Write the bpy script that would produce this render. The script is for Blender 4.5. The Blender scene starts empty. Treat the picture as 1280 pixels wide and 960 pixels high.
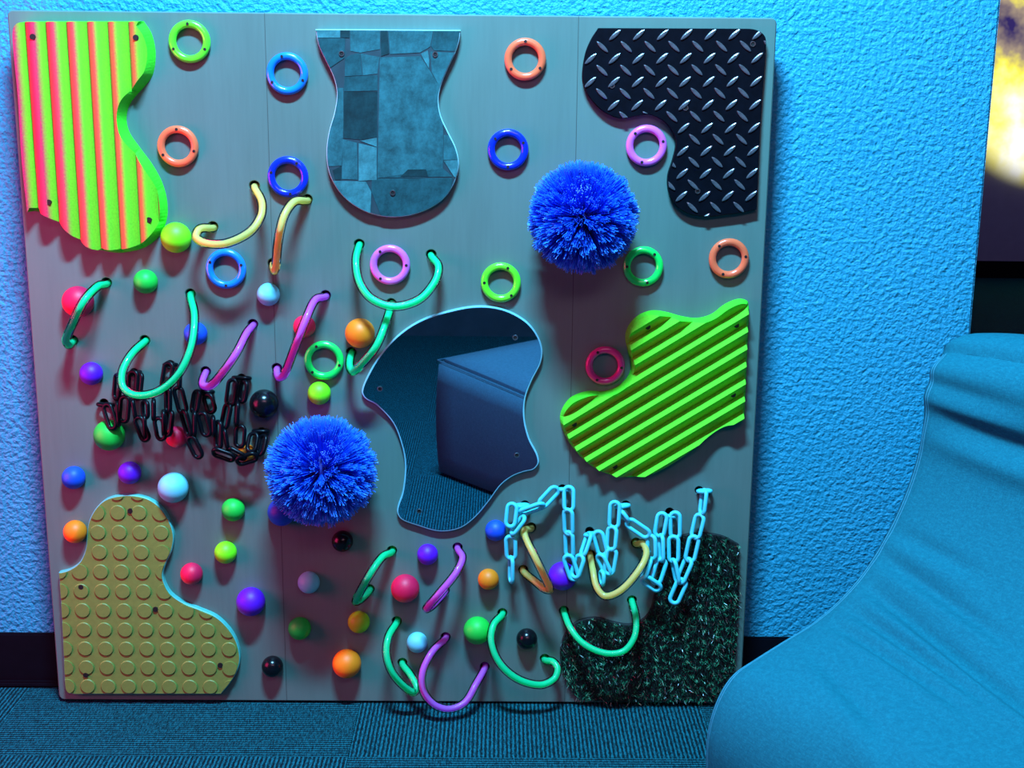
import bpy, bmesh, math, random
from mathutils import Vector, Matrix
random.seed(7)
S = bpy.context.scene
COL = S.collection
R = math.radians

# ------------------------------------------------------------------ camera
CAM = Vector((0.17367, -2.18443, 1.07559)); PITCH, YAW, ROLL, F = 0.22625, 0.0097, 0.00983, 1600.0
fw = Vector((math.sin(YAW)*math.cos(PITCH), math.cos(YAW)*math.cos(PITCH), -math.sin(PITCH)))
rt0 = Vector((math.cos(YAW), -math.sin(YAW), 0)); up0 = rt0.cross(fw)
rt = rt0*math.cos(ROLL) + up0*math.sin(ROLL); up = -rt0*math.sin(ROLL) + up0*math.cos(ROLL)
cd = bpy.data.cameras.new('camera'); cam = bpy.data.objects.new('camera', cd); COL.objects.link(cam)
m = Matrix((rt, up, -fw)).transposed().to_4x4(); m.translation = CAM; cam.matrix_world = m
cd.sensor_fit = 'HORIZONTAL'; cd.sensor_width = 36; cd.lens = 36*F/1280; cd.clip_start = .02
S.camera = cam

# ------------------------------------------------------------------ world, lights, exposure
w = bpy.data.worlds.new('world'); S.world = w; w.use_nodes = True
w.node_tree.nodes['Background'].inputs[0].default_value = (.25, .22, .5, 1)
w.node_tree.nodes['Background'].inputs[1].default_value = .02
def area(name, loc, target, sx, sy, col, e, spread=180):
    l = bpy.data.lights.new(name, 'AREA'); l.shape = 'RECTANGLE'; l.size = sx; l.size_y = sy
    l.color = col; l.energy = e; l.spread = R(spread)
    o = bpy.data.objects.new(name, l); COL.objects.link(o); o.location = loc
    o.rotation_euler = (Vector(target)-Vector(loc)).to_track_quat('-Z', 'Y').to_euler()
    return o
area('ceiling_cyan_light_bar', (.04, -1.12, 2.6), (.04, -.1, .6), .5, .10, (.20, .62, 1.0), 190)
area('magenta_floor_light', (-1.3, -.62, .72), (-.3, -.05, .62), .75, .8, (1.0, .03, .20), 20)
area('ceiling_room_light', (.5, -2.9, 2.6), (.1, 0, .6), 1.6, .8, (1.0, .50, .74), 29)  # added soft fill for the ambient light, no known ceiling lamp
area('far_room_light', (3.4, 3.4, 2.65), (3.0, 5.4, .9), .8, .8, (.40, .38, .95), 16)  # added lilac fill, in place of the projection's spill on the far wall
S.view_settings.view_transform = 'Standard'; S.view_settings.look = 'None'
S.view_settings.exposure = 0; S.view_settings.gamma = 1; S.view_settings.use_curve_mapping = False

# ------------------------------------------------------------------ projection of photo measurements into the place
D = 0.0749; ZB = .004; BH = 1.22*.97244
def ray(px, py): return rt*((px-640)/F) + up*((480-py)/F) + fw
def at(px, py, h=0.0):
    d = ray(px, py); t = (-(D+h)-CAM.y)/d.y; return CAM + d*t
def floor_at(px, py, z=0.0):
    d = ray(px, py); return CAM + d*((z-CAM.z)/d.z)
def at2(px, py, h=0.0):
    p = at(px, py, h); return (p.x, p.z)

# ------------------------------------------------------------------ materials
def nodes(name):
    mt = bpy.data.materials.new(name); mt.use_nodes = True
    nt = mt.node_tree; return mt, nt, nt.nodes['Principled BSDF']
def link(nt, a, b): nt.links.new(a, b)
def coords(nt, scale=(1, 1, 1), rot=(0, 0, 0), kind='Object'):
    tc = nt.nodes.new('ShaderNodeTexCoord'); mp = nt.nodes.new('ShaderNodeMapping')
    mp.inputs['Scale'].default_value = scale; mp.inputs['Rotation'].default_value = rot
    link(nt, tc.outputs[kind], mp.inputs[0]); return mp.outputs[0]
def noise(nt, vec, scale, detail=3, rough=.55):
    n = nt.nodes.new('ShaderNodeTexNoise'); n.inputs['Scale'].default_value = scale
    n.inputs['Detail'].default_value = detail; n.inputs['Roughness'].default_value = rough
    if vec: link(nt, vec, n.inputs['Vector'])
    return n.outputs['Fac']
def ramp(nt, fac, stops):
    r = nt.nodes.new('ShaderNodeValToRGB'); e = r.color_ramp.elements
    while len(e) < len(stops): e.new(.5)
    for k, (p, c) in enumerate(stops): e[k].position = p; e[k].color = (*c, 1)
    link(nt, fac, r.inputs[0]); return r.outputs[0]
def bump(nt, p, fac, strength, dist):
    b = nt.nodes.new('ShaderNodeBump'); b.inputs['Strength'].default_value = strength; b.inputs['Distance'].default_value = dist
    link(nt, fac, b.inputs['Height']); link(nt, b.outputs[0], p.inputs['Normal'])
def mat(name, col, rough=.5, metal=0, coat=0, spec=.5, grain=None, sheen=0):
    mt, nt, p = nodes(name)
    p.inputs['Base Color'].default_value = (*col, 1); p.inputs['Roughness'].default_value = rough
    p.inputs['Metallic'].default_value = metal; p.inputs['Coat Weight'].default_value = coat
    p.inputs['Specular IOR Level'].default_value = spec; p.inputs['Sheen Weight'].default_value = sheen
    if grain:
        sc, amt, bs = grain
        f = noise(nt, coords(nt), sc, 4)
        link(nt, ramp(nt, f, [(.25, tuple(c*(1-amt) for c in col)), (.75, tuple(min(1, c*(1+amt)) for c in col))]), p.inputs['Base Color'])
        if bs: bump(nt, p, f, bs, .002)
    return mt
M = {}
# wall: blue paint over orange-peel texture
mt, nt, p = nodes('wall_paint'); M['wall'] = mt
v = coords(nt)
f1 = noise(nt, v, 115, 4, .5)
link(nt, ramp(nt, noise(nt, v, 3, 3), [(.3, (.012, .31, .48)), (.7, (.015, .335, .515))]), p.inputs['Base Color'])
p.inputs['Roughness'].default_value = .55
bump(nt, p, f1, .75, .009)
M['dark_wall'] = mat('dark_wall_paint', (.05, .05, .07), .8, grain=(12, .2, .1))
M['far_wall'] = mat('far_wall_paint', (.30, .30, .42), .8, grain=(20, .05, .1))
M['ceiling'] = mat('ceiling_paint', (.10, .10, .11), .9, grain=(30, .1, .1))
M['base'] = mat('black_rubber_base', (.002, .002, .005), .5, spec=.15, grain=(40, .2, .05))
# plywood
mt, nt, p = nodes('birch_plywood'); M['ply'] = mt
v = coords(nt, (14, 14, 1.1)); f1 = noise(nt, v, 9, 5, .6)
v2 = coords(nt, (2.2, 2.2, .5)); f2 = noise(nt, v2, 2.2, 3)
mx = nt.nodes.new('ShaderNodeMath'); mx.operation = 'ADD'
ma = nt.nodes.new('ShaderNodeMath'); ma.operation = 'MULTIPLY'; ma.inputs[1].default_value = .45
link(nt, f1, ma.inputs[0]); link(nt, ma.outputs[0], mx.inputs[0]); link(nt, f2, mx.inputs[1])
link(nt, ramp(nt, mx.outputs[0], [(.45, (.080, .142, .120)), (.75, (.098, .175, .150)), (1.0, (.110, .195, .167))]), p.inputs['Base Color'])
ply_col = p.inputs['Base Color'].links[0].from_socket; sx_ = nt.nodes.new('ShaderNodeSeparateXYZ'); link(nt, coords(nt), sx_.inputs[0])
for px_, py_ in ((343, 400), (716, 380)):          # fine upright veneer joints
    cm = nt.nodes.new('ShaderNodeMath'); cm.operation = 'COMPARE'; link(nt, sx_.outputs[0], cm.inputs[0]); cm.inputs[1].default_value = at2(px_, py_)[0]; cm.inputs[2].default_value = .0006
    mj = nt.nodes.new('ShaderNodeMix'); mj.data_type = 'RGBA'; link(nt, cm.outputs[0], mj.inputs[0]); link(nt, ply_col, mj.inputs[6]); mj.inputs[7].default_value = (.045, .075, .065, 1)
    ply_col = mj.outputs[2]
link(nt, ply_col, p.inputs['Base Color'])
p.inputs['Roughness'].default_value = .5; bump(nt, p, f1, .08, .001)
M['hole'] = mat('hole_inside', (.02, .017, .015), .7)
M['black_gap'] = mat('dark_screw_recess', (.004, .004, .004), .6)
M['screw'] = mat('steel_screw', (.5, .5, .52), .3, 1)
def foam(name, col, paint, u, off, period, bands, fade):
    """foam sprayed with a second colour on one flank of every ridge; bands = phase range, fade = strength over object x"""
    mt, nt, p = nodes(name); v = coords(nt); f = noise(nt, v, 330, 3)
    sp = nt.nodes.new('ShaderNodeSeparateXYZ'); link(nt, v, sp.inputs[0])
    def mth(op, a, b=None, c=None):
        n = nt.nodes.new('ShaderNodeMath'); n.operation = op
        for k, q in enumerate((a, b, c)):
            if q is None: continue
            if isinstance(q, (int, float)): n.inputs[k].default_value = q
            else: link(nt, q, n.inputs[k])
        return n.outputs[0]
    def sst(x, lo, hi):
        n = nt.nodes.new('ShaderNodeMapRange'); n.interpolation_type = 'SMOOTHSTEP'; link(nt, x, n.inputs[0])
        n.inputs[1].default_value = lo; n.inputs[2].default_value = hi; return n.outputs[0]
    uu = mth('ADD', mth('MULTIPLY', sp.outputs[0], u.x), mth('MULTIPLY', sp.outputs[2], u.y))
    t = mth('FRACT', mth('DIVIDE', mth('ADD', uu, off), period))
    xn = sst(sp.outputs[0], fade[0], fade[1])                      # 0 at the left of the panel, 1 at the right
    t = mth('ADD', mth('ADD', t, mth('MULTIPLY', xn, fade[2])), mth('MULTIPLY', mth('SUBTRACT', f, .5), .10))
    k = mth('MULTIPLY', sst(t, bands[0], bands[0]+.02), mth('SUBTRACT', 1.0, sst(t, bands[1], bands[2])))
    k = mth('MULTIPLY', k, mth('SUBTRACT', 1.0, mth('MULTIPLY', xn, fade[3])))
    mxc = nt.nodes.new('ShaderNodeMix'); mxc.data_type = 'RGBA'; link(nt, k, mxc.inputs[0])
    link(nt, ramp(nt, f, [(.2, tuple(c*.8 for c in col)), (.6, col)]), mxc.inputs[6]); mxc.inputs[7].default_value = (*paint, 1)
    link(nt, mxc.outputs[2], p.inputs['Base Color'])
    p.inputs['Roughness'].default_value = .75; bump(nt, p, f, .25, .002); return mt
M['stud_edge'] = mat('rubber_panel_edge', (.08, .45, .40), .5, grain=(150, .1, 0))  # lighter edge, with the cyan light on it put into the colour
M['studs'] = mat('yellow_rubber', (.17, .25, .045), .5, grain=(150, .1, .08))
RUB = dict(lime=(.22, .95, .01), green=(.01, .55, .05), crimson=(.75, .008, .07), white=(.17, .62, .72), blue=(.006, .075, .62),
           orange=(1.0, .22, .006), purple=(.12, .005, .62), black=(.003, .004, .006), olive=(.30, .62, .01))
for k, c in RUB.items(): M['ball_'+k] = mat('rubber_'+k, c, .22 if k == 'black' else .5, spec=.35 if k == 'black' else .4, grain=(60, .05, 0))
RNG = dict(lime=(.14, .92, .03), blue=(.008, .20, .85), navy=(.004, .025, .60), coral=(1.0, .15, .06), orchid=(.80, .14, .72), green=(.01, .75, .10), magenta=(.50, .025, .22))
for k, c in RNG.items(): M['ring_'+k] = mat('plastic_'+k, c, .22, coat=.4, grain=(40, .04, 0))
TUB = dict(green=(.01, .98, .45), purple=(.85, .20, .85), yellow=(1.0, .86, .27))
for k, c in TUB.items():
    mt, nt, p = nodes('tube_core_'+k); M['tube_'+k] = mt
    cl = ramp(nt, noise(nt, coords(nt), 50), [(.2, tuple(x*.94 for x in c)), (.8, c)])
    link(nt, cl, p.inputs['Base Color']); p.inputs['Roughness'].default_value = .4
    tl = nt.nodes.new('ShaderNodeBsdfTranslucent'); link(nt, cl, tl.inputs[0]); ms = nt.nodes.new('ShaderNodeMixShader'); ms.inputs[0].default_value = .55
    link(nt, p.outputs[0], ms.inputs[1]); link(nt, tl.outputs[0], ms.inputs[2]); link(nt, ms.outputs[0], nt.nodes['Material Output'].inputs[0])
mt, nt, p = nodes('clear_vinyl'); M['clear'] = mt
tr = nt.nodes.new('ShaderNodeBsdfTransparent'); tr.inputs[0].default_value = (.97, .98, .98, 1)
gl = nt.nodes.new('ShaderNodeBsdfGlossy'); gl.inputs['Roughness'].default_value = .06
fr = nt.nodes.new('ShaderNodeFresnel'); fr.inputs[0].default_value = 1.2
ms = nt.nodes.new('ShaderNodeMixShader'); link(nt, fr.outputs[0], ms.inputs[0]); link(nt, tr.outputs[0], ms.inputs[1]); link(nt, gl.outputs[0], ms.inputs[2])
link(nt, ms.outputs[0], nt.nodes['Material Output'].inputs[0])
M['mirror'] = mat('mirror_silver', (.48, .66, .78), .015, 1, grain=(3, .02, 0))
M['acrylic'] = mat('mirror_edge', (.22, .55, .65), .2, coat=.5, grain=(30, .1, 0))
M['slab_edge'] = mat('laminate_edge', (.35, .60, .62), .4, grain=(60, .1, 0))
M['slab'] = mat('laminate_base', (.02, .05, .06), .4, grain=(60, .2, .05))
for k, c in dict(light=(.035, .16, .17), mid=(.018, .10, .11), dark=(.010, .066, .074), deep=(.005, .032, .036)).items():
    mt, nt, p = nodes('printed_stone_'+k); v = coords(nt)
    a = noise(nt, v, 34, 9, .74)
    link(nt, ramp(nt, a, [(.30, tuple(x*.35 for x in c)), (.5, c), (.70, tuple(x*1.6 for x in c))]), p.inputs['Base Color'])
    p.inputs['Roughness'].default_value = .5; p.inputs['Specular IOR Level'].default_value = .2; bump(nt, p, a, .15, .001); M['stone_'+k] = mt
M['plate'] = mat('black_tread_plate', (.002, .003, .006), .45, spec=.08, grain=(80, .3, .03))
M['ridge'] = mat('worn_tread_ridge', (.24, .22, .25), .24, .7, grain=(120, .3, 0))  # ridges greyer than the plate, painting in highlights on black metal
mt, nt, p = nodes('turf_fibre'); M['turf'] = mt
f = noise(nt, coords(nt), 95, 2, .4)
link(nt, ramp(nt, f, [(.38, (.002, .005, .005)), (.52, (.006, .05, .03)), (.62, (.02, .24, .11)), (.72, (.16, .40, .24))]), p.inputs['Base Color'])
p.inputs['Roughness'].default_value = .3
M['turf_base'] = mat('turf_backing', (.004, .008, .008), .8, grain=(90, .3, .2))
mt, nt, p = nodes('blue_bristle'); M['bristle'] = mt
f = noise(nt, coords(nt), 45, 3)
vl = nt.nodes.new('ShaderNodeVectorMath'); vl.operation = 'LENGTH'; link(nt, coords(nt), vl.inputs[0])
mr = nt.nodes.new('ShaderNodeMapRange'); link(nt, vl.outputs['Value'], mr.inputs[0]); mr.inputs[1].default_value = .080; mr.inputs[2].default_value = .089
mxc = nt.nodes.new('ShaderNodeMix'); mxc.data_type = 'RGBA'; link(nt, mr.outputs[0], mxc.inputs[0]); mxc.inputs[7].default_value = (.03, .25, .95, 1)   # frayed tips, made paler to paint in the light they catch
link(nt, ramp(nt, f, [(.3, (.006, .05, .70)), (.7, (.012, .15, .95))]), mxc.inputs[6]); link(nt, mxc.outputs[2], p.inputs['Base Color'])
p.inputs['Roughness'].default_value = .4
M['bristle_core'] = mat('bristle_core', (.004, .006, .20), .7, grain=(40, .1, 0))
M['chain_black'] = mat('black_plastic_link', (.002, .003, .005), .3, spec=.16, grain=(60, .2, 0))
M['chain_white'] = mat('white_plastic_link', (.07, .62, .72), .4, spec=.25, grain=(60, .04, 0))
def fabric(name, c1, c2):
    mt, nt, p = nodes(name); a = noise(nt, coords(nt, (1, 1, .25)), 420, 2); b = noise(nt, coords(nt, (.3, .3, 1)), 420, 2)
    mm = nt.nodes.new('ShaderNodeMath'); mm.operation = 'MULTIPLY'; link(nt, a, mm.inputs[0]); link(nt, b, mm.inputs[1])
    link(nt, ramp(nt, mm.outputs[0], [(.12, c1), (.42, c2)]), p.inputs['Base Color'])
    p.inputs['Roughness'].default_value = .85; p.inputs['Specular IOR Level'].default_value = .15; bump(nt, p, mm.outputs[0], .35, .002); return mt
M['fabric'] = fabric('blue_grey_fabric', (.003, .115, .155), (.006, .165, .21))
M['fabric2'] = fabric('slate_fabric', (.04, .11, .15), (.055, .15, .195))
M['seam'] = mat('seam_thread', (.012, .20, .27), .7, grain=(200, .2, 0))
for nm, rz in (('carpet_a', 0), ('carpet_b', R(90))):
    mt, nt, p = nodes(nm); M[nm] = mt
    v = coords(nt, (1, 1, 1), (0, 0, rz))
    wv = nt.nodes.new('ShaderNodeTexWave'); wv.bands_direction = 'X'; wv.inputs['Scale'].default_value = 44; wv.inputs['Distortion'].default_value = 1.6
    wv.inputs['Detail'].default_value = 3; wv.inputs['Detail Scale'].default_value = 6; link(nt, v, wv.inputs['Vector'])
    n = noise(nt, coords(nt, (8, 1.6, 1), (0, 0, rz)), 55, 4, .75)
    m1 = nt.nodes.new('ShaderNodeMath'); m1.operation = 'MULTIPLY_ADD'; link(nt, wv.outputs['Fac'], m1.inputs[0]); m1.inputs[1].default_value = .30; m1.inputs[2].default_value = -.15
    mm = nt.nodes.new('ShaderNodeMath'); mm.operation = 'ADD'; link(nt, m1.outputs[0], mm.inputs[0]); link(nt, n, mm.inputs[1])
    link(nt, ramp(nt, mm.outputs[0], [(.34, (.001, .010, .014)), (.50, (.002, .046, .060)), (.68, (.008, .17, .21))]), p.inputs['Base Color'])
    p.inputs['Specular IOR Level'].default_value = .1
    p.inputs['Roughness'].default_value = .95; bump(nt, p, mm.outputs[0], .9, .004)
mt, nt, p = nodes('projected_picture'); M['picture'] = mt
v = coords(nt, (1, 1, 1)); a = noise(nt, v, 1.7, 5, .55)
c = ramp(nt, a, [(.36, (.03, .02, .12)), (.45, (.35, .27, .20)), (.52, (.95, .85, .10)), (.60, (1, .95, .45)), (.66, (1, 1, .9))])
em = nt.nodes.new('ShaderNodeEmission'); em.inputs[1].default_value = 1.15; link(nt, c, em.inputs[0])
vl = nt.nodes.new('ShaderNodeVectorMath'); vl.operation = 'LENGTH'; link(nt, v, vl.inputs[0])
mr = nt.nodes.new('ShaderNodeMapRange'); mr.interpolation_type = 'SMOOTHSTEP'; link(nt, vl.outputs['Value'], mr.inputs[0]); mr.inputs[1].default_value = .75; mr.inputs[2].default_value = .56
tr = nt.nodes.new('ShaderNodeBsdfTransparent'); ms = nt.nodes.new('ShaderNodeMixShader'); link(nt, mr.outputs[0], ms.inputs[0]); link(nt, tr.outputs[0], ms.inputs[1]); link(nt, em.outputs[0], ms.inputs[2])
link(nt, ms.outputs[0], nt.nodes['Material Output'].inputs[0])

# ------------------------------------------------------------------ object helpers
def tag(o, label=None, cat=None, group=None, kind=None):
    if label: o['label'] = label
    if cat: o['category'] = cat
    if group: o['group'] = group
    if kind: o['kind'] = kind
    return o
def wloc(o):
    p = Vector((0, 0, 0))
    while o: p += o.location; o = o.parent
    return p
def empty(name, loc):
    o = bpy.data.objects.new(name, None); COL.objects.link(o); o.location = loc; o.empty_display_size = .05; return o
def put(name, me, material=None, parent=None, loc=(0, 0, 0)):
    o = bpy.data.objects.new(name, me); COL.objects.link(o)
    if material and not me.materials: me.materials.append(material)
    o.parent = parent; o.location = Vector(loc) - (wloc(parent) if parent else Vector()); return o
def mesh(name, vs, fs, smooth=False):
    me = bpy.data.meshes.new(name); me.from_pydata([tuple(v) for v in vs], [], fs); me.update()
    if smooth: me.polygons.foreach_set('use_smooth', [True]*len(me.polygons))
    return me
def wobj(name, vs, fs, material, parent=None, smooth=False, loc=None):
    """world-space verts -> object with its origin at the centre of its verts"""
    c = Vector(loc) if loc is not None else sum((Vector(v) for v in vs), Vector())/len(vs)
    return put(name, mesh(name, [Vector(v)-c for v in vs], fs, smooth), material, parent, c)
def recalc(me):
    bm = bmesh.new(); bm.from_mesh(me); bmesh.ops.recalc_face_normals(bm, faces=bm.faces); bm.to_mesh(me); bm.free()
def box(name, a, b, material, parent=None, bevel=0):
    a, b = Vector(a), Vector(b); c = (a+b)/2; h = (b-a)/2
    bm = bmesh.new(); bmesh.ops.create_cube(bm, size=2)
    for v in bm.verts: v.co = Vector((v.co.x*h.x, v.co.y*h.y, v.co.z*h.z))
    if bevel: bmesh.ops.bevel(bm, geom=bm.edges[:], offset=bevel, segments=2, affect='EDGES')
    me = bpy.data.meshes.new(name); bm.to_mesh(me); bm.free(); return put(name, me, material, parent, c)
def spline(pts, n, closed=False):
    out = []; N = len(pts)
    for i in range(N if closed else N-1):
        g = lambda k: Vector(pts[k % N]) if closed else Vector(pts[max(0, min(N-1, k))])
        p0, p1, p2, p3 = g(i-1), g(i), g(i+1), g(i+2)
        d0, d1, d2 = (p1-p0).length, (p2-p1).length, (p3-p2).length
        m1 = (p2-p0)*(d1/max(d0+d1, 1e-9)); m2 = (p3-p1)*(d1/max(d1+d2, 1e-9))
        for j in range(n):
            t = j/n; t2, t3 = t*t, t*t*t
            out.append(p1*(2*t3-3*t2+1)+m1*(t3-2*t2+t)+p2*(3*t2-2*t3)+m2*(t3-t2))
    if not closed: out.append(Vector(pts[-1]))
    return out
def outline(px, h, n=4):
    """traced outline; a third entry marks a sharp corner. Returns counter-clockwise (x, z) points"""
    P = [(Vector(at2(q[0], q[1], h)), len(q) > 2) for q in px]
    ci = [i for i, (a, c) in enumerate(P) if c]
    if not ci: out = spline([a for a, c in P], n, True)
    else:
        out = []
        for a, b in zip(ci, ci[1:]+[ci[0]+len(P)]):
            seg = [P[k % len(P)][0] for k in range(a, b+1)]
            out += spline(seg, n if len(seg) > 2 else 1)[:-1]
    A = sum(a.x*b.y-b.x*a.y for a, b in zip(out, out[1:]+out[:1]))
    return out if A > 0 else out[::-1]
def normals2(o):
    N = len(o); r = []
    for i in range(N):
        t = (o[(i+1) % N]-o[i-1]); t = t/max(t.length, 1e-9); r.append(Vector((t.y, -t.x)))   # outward for ccw
    return r
def V3(p, h): return Vector((p[0], -(D+h), p[1]))
def inside(p, poly):
    r = False; N = len(poly)
    for i in range(N):
        a, b = poly[i], poly[i-1]
        if (a[1] > p[1]) != (b[1] > p[1]) and p[0] < (b[0]-a[0])*(p[1]-a[1])/(b[1]-a[1])+a[0]: r = not r
    return r
def nearest(p, poly):
    best = 9; bi = 0
    for i, q in enumerate(poly):
        d = (q[0]-p[0])**2+(q[1]-p[1])**2
        if d < best: best = d; bi = i
    return math.sqrt(best), bi
def clip(subject, conv):
    """clip a polygon by a convex counter-clockwise polygon"""
    out = [Vector(p) for p in subject]
    for i in range(len(conv)):
        a = Vector(conv[i]); b = Vector(conv[(i+1) % len(conv)]); e = b-a; res = []
        sd = lambda p: e.x*(p.y-a.y)-e.y*(p.x-a.x)
        for k in range(len(out)):
            p, q = out[k-1], out[k]; sp, sq = sd(p), sd(q)
            if (sp >= 0) != (sq >= 0): res.append(p+(q-p)*(sp/(sp-sq)))
            if sq >= 0: res.append(q)
        out = res
        if len(out) < 3: return []
    cl = [out[0]]
    for p in out[1:]:
        if (p-cl[-1]).length > 1e-5: cl.append(p)
    if len(cl) > 2 and (cl[0]-cl[-1]).length < 1e-5: cl.pop()
    return cl if len(cl) > 2 else []
def ccw(o):
    A = sum(a[0]*b[1]-b[0]*a[1] for a, b in zip(o, o[1:]+o[:1])); return o if A > 0 else o[::-1]
def prism(name, o, h0, h1, material, parent, bev=0.0, mat2=None):
    """plate of outline o standing proud of the board between h0 and h1; mat2 colours the sides"""
    N = len(o); nn = normals2(o)
    rings = [[V3(p, h0) for p in o]]
    if bev: rings += [[V3(p, h1-bev) for p in o], [V3(p-n*bev, h1) for p, n in zip(o, nn)]]
    else: rings += [[V3(p, h1) for p in o]]
    vs = [v for r in rings for v in r]; fs = []
    for k in range(len(rings)-1):
        for i in range(N):
            j = (i+1) % N; fs.append((k*N+i, k*N+j, (k+1)*N+j, (k+1)*N+i))
    fs.append(tuple(range((len(rings)-1)*N, len(rings)*N)))
    ob = wobj(name, vs, fs, material, parent)
    if mat2:
        ob.data.materials.append(mat2)
        for pl in ob.data.polygons[:-1]: pl.material_index = 1
    return ob
def tube(path, r, sides=10, caps=True):
    vs = []; fs = []; N = len(path); prev = None
    for i, p in enumerate(path):
        t = (path[min(i+1, N-1)]-path[max(i-1, 0)]).normalized()
        if prev is None: a = t.orthogonal().normalized()
        else: a = (prev-t*prev.dot(t)).normalized()
        prev = a; b = t.cross(a)
        for k in range(sides):
            th = 2*math.pi*k/sides; vs.append(p+(a*math.cos(th)+b*math.sin(th))*r)
    for i in range(N-1):
        for k in range(sides):
            l = (k+1) % sides; fs.append((i*sides+k, i*sides+l, (i+1)*sides+l, (i+1)*sides+k))
    if caps: fs.append(tuple(range(sides))[::-1]); fs.append(tuple(range((N-1)*sides, N*sides)))
    return vs, fs

# ------------------------------------------------------------------ the room
WX = .9923
o = box('wall_back', (-2.6, 0, 0), (WX, .14, 2.72), M['wall'], bevel=.004); tag(o, 'textured blue wall behind the sensory board', 'wall', kind='structure')
o = box('wall_left', (-2.74, -3.7, 0), (-2.6, .14, 2.72), M['dark_wall']); tag(o, 'dark side wall of the room', 'wall', kind='structure')
o = box('wall_front', (-2.6, -3.74, 0), (5.4, -3.6, 2.72), M['dark_wall']); tag(o, 'dark wall across the room from the board', 'wall', kind='structure')
o = box('wall_right', (5.4, -3.74, 0), (5.54, 5.55, 2.72), M['dark_wall']); tag(o, 'dark side wall at the far right', 'wall', kind='structure')
o = box('wall_far', (0.6, 5.43, 0), (5.4, 5.55, 2.72), M['far_wall']); tag(o, 'dim lilac wall far behind the wall corner', 'wall', kind='structure')
o = box('ceiling', (-2.74, -3.74, 2.72), (5.4, 5.55, 2.8), M['ceiling']); tag(o, 'dark ceiling', 'ceiling', kind='structure')
o = box('baseboard_back', (-2.6, -.010, 0), (WX, 0, .1016), M['base'], bevel=.003); tag(o, 'black cove base along the blue wall', 'baseboard', kind='structure')
lip = box('baseboard_toe', (-2.6, -.022, 0), (WX, -.010, .012), M['base'], o, bevel=.004)
o = box('baseboard_far', (0.6, 5.418, 0), (5.4, 5.43, .1016), M['base'], bevel=.003); tag(o, 'black cove base along the far wall', 'baseboard', kind='structure')
fl = box('floor', (-2.74, -3.74, -.1), (5.4, 5.55, -.006), M['base']); tag(fl, 'carpet tile floor', 'floor', kind='structure')
T = .6096; c0 = floor_at(440, 925); r0 = floor_at(440, 946)
tx0, ty0 = c0.x, r0.y
def tile_mesh():
    g = T/2-.0006; bm = bmesh.new()
    bmesh.ops.create_cube(bm, size=2)
    for v in bm.verts: v.co = Vector((v.co.x*g, v.co.y*g, v.co.z*.003))
    me = bpy.data.meshes.new('carpet_tile'); bm.to_mesh(me); bm.free(); return me
TM = [tile_mesh(), tile_mesh()]; TM[0].materials.append(M['carpet_a']); TM[1].materials.append(M['carpet_b'])
for i in range(-5, 8):
    for j in range(-7, 10):
        cx, cy = tx0+(i+.5)*T, ty0+(j+.5)*T
        if cx < -2.9 or cx > 5.3 or cy < -3.9 or cy > 5.7 or (j > 1 and cx < .6): continue
        o = put('carpet_tile', TM[(i+j) % 2], None, fl, (cx, cy, -.003))
pc = at(0, 0)
d = ray(1330, 80); t = (5.40-CAM.y)/d.y; pcn = CAM+d*t
N = 64; vs = [Vector((math.cos(2*math.pi*k/N)*.82, 0, math.sin(2*math.pi*k/N)*.76)) for k in range(N)]
vs2 = [v+Vector((0, .02, 0)) for v in vs]
fs = [tuple(range(N))]+[(k, k+N, (k+1) % N+N, (k+1) % N) for k in range(N)]
o = put('projection_screen', mesh('projection_screen', vs+vs2, fs), M['picture'], None, pcn)  # glowing disc stands in for light a projector casts on the wall
tag(o, 'glowing yellow and white projected picture on the far wall', 'projection')

# ------------------------------------------------------------------ the sensory board
B = empty('sensory_board', (0, -D+.03, ZB))
tag(B, 'large square plywood sensory board covered with rings, balls, tubes and textured panels', 'activity board')

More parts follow.
